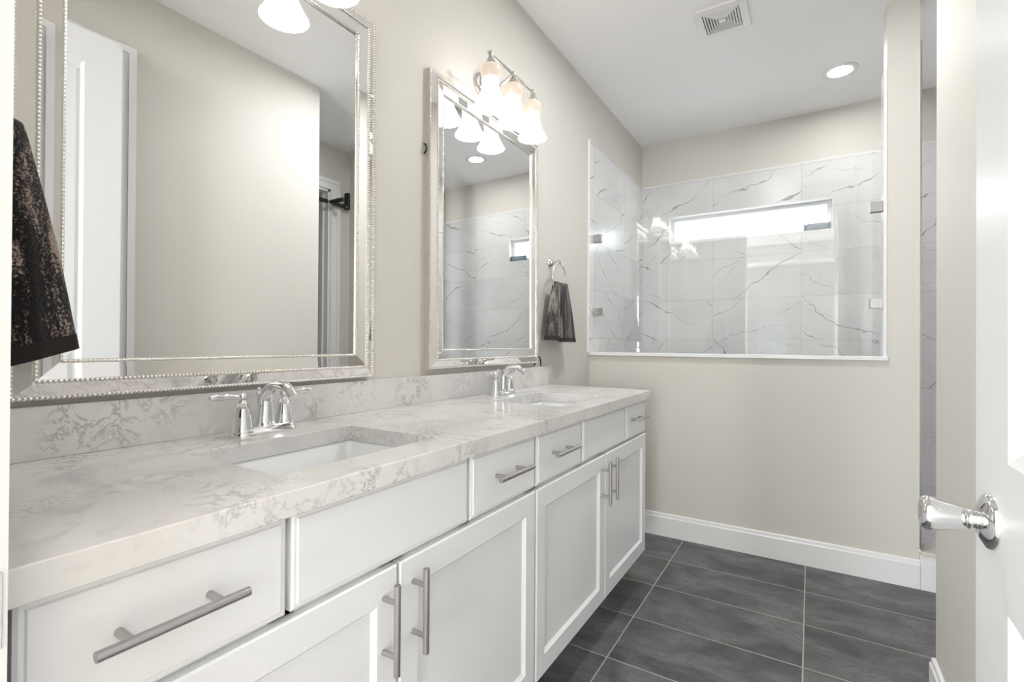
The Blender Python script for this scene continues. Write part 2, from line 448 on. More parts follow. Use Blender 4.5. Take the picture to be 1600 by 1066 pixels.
# alcove wall x = XA with a doorway, and the shower's right wall beyond it
AY0, AY1, AZ = 2.06, 2.652, 2.375
m = MB()
m.box(XA, XA+0.12, 1.91, AY0, -0.1, H).box(XA, XA+0.12, AY1, YB+0.12, -0.1, H).box(XA, XA+0.12, AY0, AY1, AZ, H)
struct(m.build('wall_alcove_side', M['wall']))
sbox('wall_shower_right_tiling', M['tile_side'], XA-0.010, XA, 2.985, YB, 0.075, ZT)
# return wall beside the shower entry
sbox('wall_return', M['wall'], 1.98, XA, 2.855, 2.975, 0.0, H)
sbox('wall_return_tiling', M['tile_back'], 1.975, XA-0.01, 2.975, 2.985, 0.075, ZT)
# closet doorway: casing, jamb and a dark panel painted in for the unlit interior
m = MB()
for (a, b) in ((AY1, AY1+0.09),):
    m.box(XA-0.012, XA, a, b, 0, AZ).box(XA-0.022, XA, a+0.060, b, 0, AZ).box(XA-0.017, XA, a+0.004, a+0.022, 0, AZ)
m.box(XA-0.012, XA, 2.012, AY1+0.09, AZ, AZ+0.085).box(XA-0.022, XA, 2.012, AY1+0.09, AZ+0.055, AZ+0.085).box(XA-0.017, XA, 2.012, AY1+0.03, AZ+0.004, AZ+0.022)
m.box(XA, XA+0.12, AY1-0.018, AY1, 0, AZ).box(XA+0.05, XA+0.085, AY1-0.032, AY1-0.018, 0, AZ).box(XA, XA+0.12, AY0, AY1, AZ-0.018, AZ)
struct(m.build('trim_2', M['trim']))
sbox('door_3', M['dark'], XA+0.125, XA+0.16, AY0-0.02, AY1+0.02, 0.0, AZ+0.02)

# shower half wall, cap, column and curb
sbox('wall_half', M['wall'], 0.0, 1.503, YH, YH+0.12, 0.0, 1.042)
sbox('wall_half_tiling', M['tile_back'], 0.010, 1.503, YH+0.12, YH+0.13, 0.075, 1.042)
sbox('trim_3', M['cap'], 0.0, 1.5085, YH-0.016, YH+0.135, 1.042, 1.061, bev=0.0015)
sbox('wall_column', M['wall'], 1.503, 1.625, YH, YH+0.12, 0.0, H)
sbox('wall_column_tiling', M['tile_side'], 1.493, 1.503, YH+0.004, YH+0.12, 1.061, 2.425)
m = MB(); m.box(1.491, 1.5035, YH-0.003, YH+0.004, 1.061, 2.43)
struct(m.build('trim_4', M['cap']))
m = MB(); m.box(1.625, 1.632, YH-0.004, YH+0.122, 0.165, 2.52)
struct(m.build('trim_5', M['alum']))
sbox('wall_shower_left_tiling', M['tile_side'], 0.0, 0.010, YH-0.030, YB, 1.0615, ZT)
sbox('wall_shower_left_tiling', M['tile_side'], 0.0, 0.010, YH+0.13, YB, 0.075, 1.0615)
m = MB(); m.box(-0.001, 0.0115, YH-0.036, YH-0.030, 1.0615, ZT+0.004)
struct(m.build('trim_6', M['cap']))
m = MB(); m.box(0.010, XA-0.01, YB-0.002, YB+0.008, ZT, ZT+0.008)
struct(m.build('trim_7', M['cap']))
cb = MB().box(1.6262, XA, YH-0.008, YH+0.12, 0.0, 0.158).build('wall_curb', M['cap']); struct(cb)
MB().box(1.626, XA, YH-0.022, YH+0.13, 0.158, 0.175, bev=0.002).build('curb_top', M['curbtop'], cb)

# baseboards with a stepped top edge
def baseboard(name, pts, flip=1, h=0.130, t=0.0145):
    """pts: wall line corner points (x, y); profile thickens toward flip*left normal"""
    prof = [(0, 0), (t, 0), (t, h-0.022), (t*0.72, h-0.018), (t*0.62, h-0.004), (t*0.3, h), (0, h)]
    m = MB(); P = [Vector((a, b)) for a, b in pts]; N = len(P); rings = []
    for i, p in enumerate(P):
        def nrm(a, b):
            d = (b-a).normalized(); return Vector((-d.y, d.x))*flip
        if i == 0: n = nrm(P[0], P[1])
        elif i == N-1: n = nrm(P[-2], P[-1])
        else:
            n1, n2 = nrm(P[i-1], p), nrm(p, P[i+1]); n = (n1+n2); n = n/ n.dot(n1)
        rings.append([m.bm.verts.new((p.x+n.x*a, p.y+n.y*a, b)) for a, b in prof])
    K = len(prof)
    for A, B in zip(rings, rings[1:]):
        for k in range(K): m.bm.faces.new((A[k], A[(k+1) % K], B[(k+1) % K], B[k]))
    m.bm.faces.new(rings[0]); m.bm.faces.new(rings[-1][::-1])
    return struct(m.build(name, M['trim']))
baseboard('baseboard_shower', [(0.0, YH), (1.6255, YH)], -1)
baseboard('baseboard_curb', [(1.6275, YH-0.008), (1.98, YH-0.008)], -1, h=0.150, t=0.008)
baseboard('baseboard_right', [(XR, 1.03), (XR, 2.01), (XA, 2.01)], 1)
baseboard('baseboard_left', [(0.0, 2.30), (0.0, YH-0.015)], -1)

# casing of the doorway on the right wall, mostly hidden by the open entry door
m = MB()
CY1 = 1.012; CZ = 2.462
m.box(XR-0.012, XR, CY1-0.085, CY1, 0, CZ).box(XR-0.02, XR, CY1-0.030, CY1, 0, CZ).box(XR-0.016, XR, CY1-0.083, CY1-0.062, 0, CZ-0.085)
m.box(XR-0.012, XR, 0.14, CY1-0.0851, CZ-0.085, CZ).box(XR-0.0199, XR, 0.14, CY1-0.0301, CZ-0.030, CZ).box(XR-0.0159, XR, 0.14, CY1-0.0832, CZ-0.083, CZ-0.062)
struct(m.build('trim_8', M['trim']))
sbox('door_2', M['door'], XR-0.006, XR, 0.14, CY1-0.085, 0.0, CZ-0.085)

# window in the shower back wall
win = MB()
fy0, fy1 = YB+0.055, YB+0.095
win.box(WX0, WX1, fy0, fy1, WZ1-0.034, WZ1).box(WX0, WX1, fy0, fy1, WZ0, WZ0+0.03).box(WX0, WX0+0.034, fy0, fy1, WZ0+0.03, WZ1-0.034).box(WX1-0.034, WX1, fy0, fy1, WZ0+0.03, WZ1-0.034)
w = struct(win.build('window_1', M['trim']))
m = MB(); m.box(WX0+0.03, WX1-0.03, fy0+0.012, fy0+0.018, WZ0+0.026, WZ1-0.03); m.build('window_pane', M['winglass'], w)
m = MB()
m.box(WX0, WX1, YB-0.001, fy0, WZ0-0.006, WZ0+0.001).box(WX0, WX0+0.006, YB-0.001, fy0, WZ0+0.001, WZ1-0.006).box(WX1-0.006, WX1, YB-0.001, fy0, WZ0+0.001, WZ1-0.006).box(WX0, WX1, YB-0.001, fy0, WZ1-0.006, WZ1)
m.build('window_reveal', M['cap'], w)

# ------------------------------------------------------------------ bedroom behind the camera (seen in the shower glass)
BX0, BX1, BY0, BY1 = -2.2, 3.6, -5.6, -0.02
sbox('floor_bedroom', M['carpet'], BX0, BX1, BY0, 0.0, -0.1, -0.002)
m = MB(); m.plate_holes([BX0, BX0+0.7, BX1-0.7, BX1], [BY0, BY0+0.7, BY1-0.9, BY1], H, H+0.32, {(1, 1)})
struct(m.build('ceiling_bedroom', M['ceil']))
sbox('ceiling_bedroom_tray', M['ceil'], BX0, BX1, BY0, BY1, H+0.30, H+0.36)
sbox('wall_bedroom_left', M['wall'], BX0-0.1, BX0, BY0, BY1, -0.1, H+0.3)
sbox('wall_bedroom_right', M['wall'], BX1, BX1+0.1, BY0, BY1, -0.1, H+0.3)
m = MB(); m.box(BX0, -0.12, -0.1, BY1, -0.1, H).box(XR+0.1, BX1, -0.1, BY1, -0.1, H)
struct(m.build('wall_bedroom_front', M['wall']))
bw = (0.21, 0.76, 0.84, 1.62)
holed_wall('wall_bedroom_back', M['wall'], BX0, BX1, BY0-0.1, BY0, -0.1, H+0.3, bw[0], bw[1], bw[2], bw[3])
m = MB()
m.box(bw[0]-0.05, bw[0], BY0-0.05, BY0+0.015, bw[2]-0.05, bw[3]+0.05).box(bw[1], bw[1]+0.05, BY0-0.05, BY0+0.015, bw[2]-0.05, bw[3]+0.05)
m.box(bw[0], bw[1], BY0-0.05, BY0+0.015, bw[2]-0.05, bw[2]).box(bw[0], bw[1], BY0-0.05, BY0+0.015, bw[3], bw[3]+0.05)
for k, (a, b, _k) in enumerate(BED_FILL_LIGHTS):
    q = MB(); y0, y1 = BY0, BY0+0.022
    q.box(a-0.09, a, y0, y1, 0.50, 2.40).box(b, b+0.09, y0, y1, 0.50, 2.40).box(a, b, y0, y1, 2.31, 2.40).box(a, b, y0, y1, 0.50, 0.59)
    struct(q.build('window_%d' % (k+3), M['trim']))  # added casing round the fill lights, no window opening behind
w2 = struct(m.build('window_2', M['trim']))
m = MB(); m.box(bw[0], bw[1], BY0-0.045, BY0-0.04, bw[2], bw[3]); m.build('window_pane', M['tintglass'], w2)

# ------------------------------------------------------------------ entry door, open against the right wall
DFX = 1.393; DT = 0.035; DY0, DY1 = 0.150, 0.912; DZ0, DZ1 = 0.012, 2.392
def panel_door(x0, x1, y0, y1, z0, z1, stile, panels):
    """slab with recessed moulded panels on both faces"""
    m = MB(); bm = m.bm
    ys = [y0, y0+stile, y1-stile, y1]
    zs = [z0]
    for a, b in panels: zs += [a, b]
    zs.append(z1)
    for face, x in ((-1, x0), (1, x1)):
        V = {(i, j): bm.verts.new((x, ys[i], zs[j])) for i in range(4) for j in range(len(zs))}
        for i in range(3):
            for j in range(len(zs)-1):
                if i == 1 and j % 2 == 1:
                    loops = [[V[(1, j)], V[(2, j)], V[(2, j+1)], V[(1, j+1)]]]
                    for ins, dep in ((0.006, 0.004), (0.020, 0.010), (0.028, 0.010), (0.046, 0.0045)):
                        xx = x - face*dep
                        loops.append([bm.verts.new((xx, ys[1]+ins, zs[j]+ins)), bm.verts.new((xx, ys[2]-ins, zs[j]+ins)),
                                      bm.verts.new((xx, ys[2]-ins, zs[j+1]-ins)), bm.verts.new((xx, ys[1]+ins, zs[j+1]-ins))])
                    for A, B in zip(loops, loops[1:]):
                        for k in range(4): bm.faces.new((A[k], A[(k+1) % 4], B[(k+1) % 4], B[k]))
                    bm.faces.new(loops[-1])
                else:
                    bm.faces.new((V[(i, j)], V[(i+1, j)], V[(i+1, j+1)], V[(i, j+1)]))
    # edges
    for (a, b) in (((y0, z0), (y1, z0)), ((y1, z0), (y1, z1)), ((y1, z1), (y0, z1)), ((y0, z1), (y0, z0))):
        bm.faces.new([bm.verts.new(c) for c in ((x0, a[0], a[1]), (x0, b[0], b[1]), (x1, b[0], b[1]), (x1, a[0], a[1]))])
    return m
door = struct(panel_door(DFX, DFX+DT, DY0, DY1, DZ0, DZ1, 0.128, [(0.20, 0.80), (0.975, 2.262)]).build('door_1', M['door']),
              'white panelled entry door standing open with a chrome knob', 'door')
KY, KZ = 0.842, 0.891
m = MB().lathe([(0.0, -0.0005), (0.0345, -0.0005), (0.0345, 0.003), (0.0325, 0.0065), (0.027, 0.0095), (0.0215, 0.0125), (0.0165, 0.0145), (0.0, 0.0145)], (DFX, KY, KZ), (-1, 0, 0), 48, cap=False)
rose = m.build('door_rosette', M['chrome'], door, smooth=35)
m = MB().lathe([(0.0, 0.0135), (0.0115, 0.0135), (0.0105, 0.017), (0.0125, 0.0195), (0.0125, 0.022), (0.0108, 0.0245), (0.0135, 0.027), (0.0160, 0.034), (0.0185, 0.044), (0.0212, 0.054),
                (0.0222, 0.061), (0.0215, 0.066), (0.0190, 0.0690), (0.0150, 0.0705), (0.0105, 0.0695), (0.0, 0.067)], (DFX, KY, KZ), (-1, 0.02, 0.0), 48, cap=False)
m.build('door_handle', M['chrome'], door, smooth=60)
for hz in (0.25, 1.2, 2.15):
    MB().lathe([(0.006, 0), (0.006, 0.09)], (DFX+DT+0.003, DY0-0.004, hz), (0, 0, 1), 10).build('door_hinge', M['nickel'], door, smooth=40)

# ------------------------------------------------------------------ vanity cabinets
XF = 0.543; XFR = 0.523    # front face of the doors, face-frame plane
def slab_front(name, parent, y0, y1, z0, z1):
    """drawer front: flat slab with a routed edge step"""
    m = MB(); bm = m.bm
    loops = []
    for ins, x in ((0, XFR+0.0005), (0, XF-0.005), (0.004, XF-0.0025), (0.008, XF-0.0025), (0.010, XF)):
        loops.append([bm.verts.new(c) for c in ((x, y0+ins, z0+ins), (x, y1-ins, z0+ins), (x, y1-ins, z1-ins), (x, y0+ins, z1-ins))])
    for A, B in zip(loops, loops[1:]):
        for k in range(4): bm.faces.new((A[k], A[(k+1) % 4], B[(k+1) % 4], B[k]))
    bm.faces.new(loops[-1]); bm.faces.new(loops[0][::-1])
    return m.build(name, M['cab'], parent)
def shaker_door(parent, y0, y1, z0, z1):
    st, rl = 0.058, 0.066
    m = MB(); bm = m.bm
    loops = []
    for (iy, iz, x) in ((0, 0, XFR+0.0005), (0, 0, XF-0.003), (0.003, 0.003, XF), (st-0.008, rl-0.008, XF), (st-0.006, rl-0.006, XF-0.003), (st, rl, XF-0.009)):
        loops.append([bm.verts.new(c) for c in ((x, y0+iy, z0+iz), (x, y1-iy, z0+iz), (x, y1-iy, z1-iz), (x, y0+iy, z1-iz))])
    for A, B in zip(loops, loops[1:]):
        for k in range(4): bm.faces.new((A[k], A[(k+1) % 4], B[(k+1) % 4], B[k]))
    bm.faces.new(loops[-1]); bm.faces.new(loops[0][::-1])
    return m.build('door', M['cab'], parent)
def bar_handle(parent, y, z, vertical, L=0.16):
    m = MB(); x = XF+0.034; h = L/2; s = 0.048
    if vertical:
        m.tube([(x, y, z-h), (x, y, z+h)], 0.006, 16)
        for d in (-s, s): m.tube([(XF-0.001, y, z+d), (x, y, z+d)], 0.005, 14)
    else:
        m.tube([(x, y-h, z), (x, y+h, z)], 0.006, 16)
        for d in (-s, s): m.tube([(XF-0.001, y+d, z), (x, y+d, z)], 0.005, 14)
    return m.build('handle', M['nickel'], parent, smooth=40)
def vanity(label, y0, y1, cuts, split, handles, loc):
    t = thing('vanity_cabinet', (0.27, (y0+y1)/2, 0), label, 'cabinet', 'white vanity cabinets under the worktop')
    off = Vector(t.location)
    def fix(o):
        o.location = Vector(o.location) - off; return o
    body = MB()
    body.box(0.004, XFR, y0, y0+0.014, 0.15, 0.859).box(0.004, XFR, y1-0.014, y1, 0.15, 0.859)      # sides
    body.box(0.004, 0.020, y0, y1, 0.15, 0.859).box(0.004, XFR, y0, y1, 0.15, 0.168)                             # back, bottom
    for (a, b) in ((y0, y0+0.035), (y1-0.035, y1), (split-0.03, split+0.03)): body.box(XFR-0.02, XFR, a, b, 0.15, 0.859)
    for (a, b) in ((0.15, 0.19), (0.685, 0.73), (0.842, 0.859)): body.box(XFR-0.02, XFR, y0, y1, a, b)
    for c in cuts[1:-1]: body.box(XFR-0.02, XFR, c-0.02, c+0.02, 0.70, 0.859)
    fix(body.build('carcass', M['cab'], t))
    fix(MB().box(0.02, 0.42, y0+0.002, y1-0.002, 0.0, 0.15).build('toe_kick', M['cab'], t))
    g = 0.0045
    for i in range(3):
        a, b = cuts[i]+g, cuts[i+1]-g
        if i == 1: fix(slab_front('false_front', t, a, b, 0.7105, 0.8565))
        else:
            d = fix(slab_front('drawer', t, a, b, 0.7105, 0.8565))
            hh = bar_handle(d, handles[i], 0.789, False)
    d1 = fix(shaker_door(t, y0+g, split-g*0.7, 0.157, 0.7005)); bar_handle(d1, split-0.038, 0.604, True)
    d2 = fix(shaker_door(t, split+g*0.7, y1-g, 0.157, 0.7005)); bar_handle(d2, split+0.038, 0.604, True)
    return t
vanity('white shaker vanity cabinet under the sink nearest the towel by the doorway', 0.144, 1.2035, (0.148, 0.446, 0.8925, 1.2035), 0.6705, {0: 0.285, 2: 1.048}, 0)
vanity('white shaker vanity cabinet under the far sink, ending before the shower half wall', 1.2045, 2.270, (1.2045, 1.528, 1.9815, 2.270), 1.744, {0: 1.352, 2: 2.105}, 0)

# ------------------------------------------------------------------ worktop, backsplash, sinks
ZC = 0.898
SA = (0.180, 0.470, 0.475, 0.862); SB = (0.180, 0.470, 1.512, 1.905)
CY0, CYE = 0.137, 2.295
wt = thing('countertop', (0.28, 1.2, ZC-0.038), 'pale grey veined quartz vanity worktop with two sink cutouts', 'countertop')
m = MB().plate_holes([0.001, 0.18, 0.47, 0.561], [CY0, SA[2], SA[3], SB[2], SB[3], CYE], ZC-0.038, ZC, {(1, 1), (1, 3)})
o = m.build('slab', M['quartz'], wt, bev=0.0018); o.location = -Vector(wt.location)
o = MB().box(0.001, 0.020, CY0, CYE, ZC, 0.9945, bev=0.0012).build('backsplash', M['quartz'], wt); o.location = -Vector(wt.location)

def make_sink(y0, y1, label):
    xc, yc = 0.325, (y0+y1)/2
    zr = ZC-0.0385
    t = thing('sink', (xc, yc, zr-0.15), label, 'sink', 'undermount sinks in the worktop')
    hx, hy = 0.151, (y1-y0)/2+0.006
    def rr(hx, hy, r, z, n=8):
        out = []
        for cx, cy, a0 in ((hx-r, hy-r, 0), (-hx+r, hy-r, 90), (-hx+r, -hy+r, 180), (hx-r, -hy+r, 270)):
            for k in range(n+1):
                a = math.radians(a0+90*k/n); out.append((cx+r*math.cos(a), cy+r*math.sin(a), z))
        return out
    Z = 0.15
    prof = [(hx+0.02, hy+0.02, 0.03, Z-0.012), (hx+0.02, hy+0.02, 0.03, Z-0.0005), (hx, hy, 0.02, Z-0.0005), (hx-0.004, hy-0.004, 0.022, Z-0.006), (hx-0.012, hy-0.012, 0.03, 0.075),
            (hx-0.022, hy-0.022, 0.045, 0.035), (hx-0.05, hy-0.05, 0.05, 0.017), (0.03, 0.03, 0.0299, 0.012)]
    outer = [(hx+0.002, hy+0.002, 0.03, Z-0.012), (hx-0.004, hy-0.004, 0.04, 0.07), (hx-0.03, hy-0.03, 0.05, 0.012), (0.03, 0.03, 0.0299, 0.002)]
    m = MB(); L = [[m.bm.verts.new(c) for c in rr(*p)] for p in prof]
    O = [[m.bm.verts.new(c) for c in rr(*p)] for p in outer]
    seq = O[::-1] + L
    n = len(L[0])
    for A, B in zip(seq, seq[1:]):
        for k in range(n): m.bm.faces.new((A[k], A[(k+1) % n], B[(k+1) % n], B[k]))
    m.bm.faces.new(seq[-1]); m.bm.faces.new(seq[0])
    m.build('basin', M['porcelain'], t, smooth=50)
    MB().lathe([(0.0, 0.0125), (0.022, 0.0125), (0.022, 0.0155), (0.017, 0.0165), (0.013, 0.0145), (0.0, 0.0145)], (0, 0, 0), (0, 0, 1), 28, cap=False).build('drain', M['chrome'], t, smooth=40)
    return t
make_sink(SA[2], SA[3], 'white rectangular undermount sink nearer the doorway and the black towel')
make_sink(SB[2], SB[3], 'white rectangular undermount sink at the far end near the towel ring')

# ------------------------------------------------------------------ faucets
def make_faucet(yc, label, xc=0.086):
    t = thing('faucet', (xc, yc, ZC), label, 'faucet', 'chrome faucets on the worktop')
    # base: stepped oblong plate
    m = MB()
    def stadium(hx, hy, z, n=10):
        out = []
        for cy, a0 in ((hy-hx, 0), (-hy+hx, 180)):
            for k in range(n+1):
                a = math.radians(a0+180*k/n); out.append((hx*math.cos(a), cy+hx*math.sin(a), z))
        return out
    L = [[m.bm.verts.new(c) for c in stadium(*p)] for p in ((0.029, 0.080, 0.0), (0.029, 0.080, 0.004), (0.026, 0.077, 0.008), (0.0235, 0.0745, 0.014), (0.022, 0.073, 0.018), (0.019, 0.070, 0.0195))]
    n = len(L[0])
    for A, B in zip(L, L[1:]):
        for k in range(n): m.bm.faces.new((A[k], A[(k+1) % n], B[(k+1) % n], B[k]))
    m.bm.faces.new(L[0][::-1]); m.bm.faces.new(L[-1])
    m.build('base', M['chrome'], t, smooth=45)
    for s in (-1, 1):
        y = s*0.052
        h = MB().lathe([(0.0, 0.0), (0.0255, 0.0), (0.0245, 0.010), (0.0215, 0.018), (0.0205, 0.030), (0.0175, 0.048), (0.0135, 0.062), (0.0150, 0.064), (0.0155, 0.067), (0.0125, 0.071), (0.0085, 0.078),
                        (0.0080, 0.081), (0.0108, 0.084), (0.0118, 0.088), (0.0108, 0.092), (0.0065, 0.0955), (0.0042, 0.097), (0.0, 0.0985)], (0, y, 0.0), (0, 0, 1), 32, cap=False).build('handle', M['chrome'], t, smooth=35)
        pts = [(0.0, y+s*d, z) for d, z in ((0.0, 0.088), (0.012, 0.0885), (0.022, 0.0895), (0.034, 0.091), (0.048, 0.0915), (0.058, 0.091), (0.066, 0.0905), (0.071, 0.0905), (0.0745, 0.0905))]
        MB().tube(pts, [0.0052, 0.0048, 0.0052, 0.0068, 0.0082, 0.0078, 0.0066, 0.0062, 0.0032], 16).build('lever', M['chrome'], h, smooth=60)
    # spout: high arc, oval, tapering to a flared outlet
    P = []; R = []
    for k in range(19):
        a = k/18
        if a < 0.35:
            q = a/0.35; P.append((0.006+0.002*q*q, 0, 0.018+0.058*q)); R.append(0.0215-0.0060*q)
        else:
            q = (a-0.35)/0.65; th = PI - q*math.radians(152)
            cx, cz, r = 0.060, 0.076, 0.052
            P.append((cx+r*math.cos(th)*(1.0+0.25*max(0, q-0.5)), 0, cz+0.040*math.sin(th)-0.006*max(0, q-0.8)*5)); R.append(0.0155-0.0040*q if q < 0.9 else 0.0112+0.012*(q-0.9))
    MB().tube(P, R, 20, squash=0.86, up=(1, 0, 0)).build('spout', M['chrome'], t, smooth=60)
    MB().lathe([(0.0, 0.015), (0.025, 0.015), (0.0235, 0.020), (0.0205, 0.025), (0.0195, 0.028), (0.0, 0.028)], (0.004, 0, 0), (0, 0, 1), 28, cap=False).build('spout_collar', M['chrome'], t, smooth=40)
    MB().lathe([(0.0, 0.0), (0.0028, 0.0), (0.0028, 0.078), (0.0052, 0.081), (0.0062, 0.086), (0.0045, 0.090), (0.0026, 0.093), (0.0045, 0.096), (0.0028, 0.100), (0.0, 0.101)], (-0.023, 0, 0.005), (0, 0, 1), 16, cap=False).build('lift_rod', M['chrome'], t, smooth=40)
    return t
make_faucet(0.686, 'chrome two-handle faucet behind the sink nearer the doorway')
make_faucet(1.742, 'chrome two-handle faucet behind the far sink near the towel ring')

# ------------------------------------------------------------------ framed mirrors
def bead_path(ins, x, W, Hh, pitch):
    """rope bead: tube whose radius swells once per pitch, along four sides"""
    y0, y1, z0, z1 = -W/2+ins, W/2-ins, ins, Hh-ins
    return [((x, y0, z0), (x, y1, z0)), ((x, y1, z0), (x, y1, z1)), ((x, y1, z1), (x, y0, z1)), ((x, y0, z1), (x, y0, z0))], pitch
def beading(name, parent, ins, x, W, Hh, r=0.0042, pitch=0.0075):
    segs, pitch = bead_path(ins, x, W, Hh, pitch)
    m = MB()
    for a, b in segs:
        a, b = Vector(a), Vector(b); L = (b-a).length; n = max(1, int(L/pitch)); pts = []; rad = []
        for k in range(n):
            for f, rr in ((0.02, 0.45), (0.28, 0.92), (0.5, 1.0), (0.72, 0.92)):
                pts.append(a+(b-a)*((k+f)/n)); rad.append(r*rr)
        pts.append(b); rad.append(r*0.45)
        m.tube(pts, rad, 7)
    return m.build(name, M['silver'], parent, smooth=80)
def make_mirror(yc, zb, Hh, tilt, label):
    W = 0.82
    t = thing('wall_mirror', (0.0, yc, zb), label, 'mirror', 'silver framed mirrors over the sinks')
    t.rotation_euler = (0, math.radians(tilt), 0)
    y0, y1, z0, z1 = -W/2, W/2, 0.0, Hh
    back = MB(); back.sweep_rect([(0.0005, 0.0), (0.0005, 0.020), (0.006, 0.024), (0.030, 0.024), (0.030, 0.012), (0.074, 0.012), (0.074, 0.0), (0.0005, 0.0)], y0, y1, z0, z1)
    back.build('frame', M['frameside'], t)
    MB().sweep_rect([(0.0055, 0.0245), (0.030, 0.0345), (0.030, 0.024)], y0, y1, z0, z1).build('outer_strip', M['strip'], t)
    MB().sweep_rect([(0.037, 0.0325), (0.066, 0.0300), (0.066, 0.012)], y0, y1, z0, z1).build('inner_strip', M['strip'], t)
    MB().sweep_rect([(0.0295, 0.028), (0.0295, 0.0350), (0.0375, 0.0335), (0.0375, 0.028)], y0, y1, z0, z1).build('ridge', M['silver'], t)
    MB().sweep_rect([(0.0655, 0.012), (0.0655, 0.0300), (0.0735, 0.0270), (0.0735, 0.012)], y0, y1, z0, z1).build('inner_lip', M['silver'], t)
    beading('outer_beading', t, 0.0035, 0.0245, W, Hh)
    beading('middle_beading', t, 0.0335, 0.0352, W, Hh)
    beading('inner_beading', t, 0.0695, 0.0292, W, Hh, 0.0036)
    g = MB(); bm = g.bm
    i0, i1 = 0.0720, 0.094
    A = [bm.verts.new(c) for c in ((0.02385, y0+i0, z0+i0), (0.02385, y1-i0, z0+i0), (0.02385, y1-i0, z1-i0), (0.02385, y0+i0, z1-i0))]
    Bq = [bm.verts.new(c) for c in ((0.0240, y0+i1, z0+i1), (0.0240, y1-i1, z0+i1), (0.0240, y1-i1, z1-i1), (0.0240, y0+i1, z1-i1))]
    C = [bm.verts.new((0.0195, v.co.y, v.co.z)) for v in A]
    for k in range(4):
        bm.faces.new((A[k], A[(k+1) % 4], Bq[(k+1) % 4], Bq[k])); bm.faces.new((C[k], C[(k+1) % 4], A[(k+1) % 4], A[k]))
    bm.faces.new(Bq); bm.faces.new(C[::-1])
    g.build('mirror_glass', M['mirror'], t)
    return t
make_mirror(0.671, 1.0055, 1.110, 0.0, 'silver beaded wall mirror nearer the doorway, reflecting the white entry door')
make_mirror(1.755, 1.0165, 1.098, -0.35, 'silver beaded wall mirror beside the towel ring, reflecting the marble shower wall')

# ------------------------------------------------------------------ vanity lights
def make_vanity_light(yc, label):
    zr = 2.242; xr = 0.13
    t = thing('vanity_light', (0.0, yc, zr), label, 'wall light', 'three-lamp vanity lights over the mirrors')
    # oval backplate with stepped edge
    m = MB(); n = 40; L = []
    for sc, x in ((1.0, 0.0), (1.0, 0.006), (0.93, 0.012), (0.80, 0.015), (0.74, 0.021), (0.40, 0.025)):
        L.append([m.bm.verts.new((x, 0.105*sc*math.cos(2*PI*k/n), -0.035+0.062*sc*math.sin(2*PI*k/n))) for k in range(n)])
    for A, B in zip(L, L[1:]):
        for k in range(n): m.bm.faces.new((A[k], A[(k+1) % n], B[(k+1) % n], B[k]))
    m.bm.faces.new(L[0]); m.bm.faces.new(L[-1])
    m.build('backplate', M['lampmetal'], t, smooth=30)
    MB().tube([(0.018, 0, -0.035), (0.05, 0, -0.034), (0.09, 0, -0.018), (xr, 0, 0)], 0.0065, 14).build('arm', M['lampmetal'], t, smooth=60)
    MB().tube([(xr, -0.185, 0), (xr, 0.185, 0)], 0.0055, 14).build('rail', M['lampmetal'], t, smooth=60)
    for k in (-1, 0, 1):
        y = k*0.168
        h = MB().lathe([(0.0, 0.012), (0.006, 0.011), (0.0098, 0.004), (0.0105, -0.002), (0.0085, -0.008), (0.0095, -0.012), (0.014, -0.020), (0.0195, -0.032), (0.0215, -0.044), (0.0215, -0.047), (0.0, -0.047)],
                       (xr, y, 0), (0, 0, 1), 28, cap=False).build('lamp_holder', M['lampmetal'], t, smooth=35)
        prof_o = [(0.020, 0.165), (0.031, 0.1635), (0.0375, 0.157), (0.0402, 0.148), (0.0402, 0.139), (0.0380, 0.128), (0.0340, 0.117), (0.0310, 0.106), (0.0305, 0.096), (0.0325, 0.082), (0.0370, 0.063), (0.0440, 0.043), (0.0530, 0.024), (0.0610, 0.011), (0.0660, 0.004), (0.0668, 0.0012), (0.0655, 0.0)]
        prof_i = [(r-0.003, z) for r, z in prof_o[::-1][1:]]
        sh = MB().lathe(prof_o + prof_i, (0, 0, 0), (0, 0, 1), 44, cap=False).build('lamp_shade', M['shade'], t, smooth=60)
        sh.location = (xr, y, -0.210)
        b = MB().sphere((0, 0, 0.075), 0.021, (1, 1, 1.15)).lathe([(0.012, 0.09), (0.0115, 0.150)], (0, 0, 0), (0, 0, 1), 20).build('bulb', M['bulb'], sh, smooth=60)
    return t
make_vanity_light(0.671, 'three-lamp vanity light with frosted bell shades above the mirror nearer the doorway')
make_vanity_light(1.741, 'three-lamp nickel vanity light with bell shades above the mirror beside the towel ring')

# ------------------------------------------------------------------ towel rings and towels
def make_ring(loc, out, label, R=0.078):
    """out: unit vector off the wall; ring hangs parallel to the wall"""
    t = thing('towel_ring', loc, label, 'towel ring', 'chrome towel rings')
    o = Vector(out); s = Vector((-o.y, o.x, 0))
    MB().lathe([(0.0, 0.0), (0.0255, 0.0), (0.0255, 0.004), (0.022, 0.009), (0.0165, 0.014), (0.0135, 0.022), (0.0125, 0.030), (0.0, 0.030)], (0, 0, 0), out, 32, cap=False).build('rosette', M['chrome'], t, smooth=35)
    MB().lathe([(0.0, 0.028), (0.008, 0.028), (0.0075, 0.044), (0.0105, 0.050), (0.0115, 0.057), (0.0100, 0.063), (0.005, 0.067), (0.0, 0.068)], (0, 0, 0), out, 24, cap=False).build('post', M['chrome'], t, smooth=35)
    c = o*0.057 + Vector((0, 0, -R-0.006))
    MB().tube([c + s*R*math.sin(2*PI*k/64) + Vector((0, 0, R*math.cos(2*PI*k/64))) for k in range(64)], 0.0042, 10, closed=True).build('ring', M['chrome'], t, smooth=80)
    return t
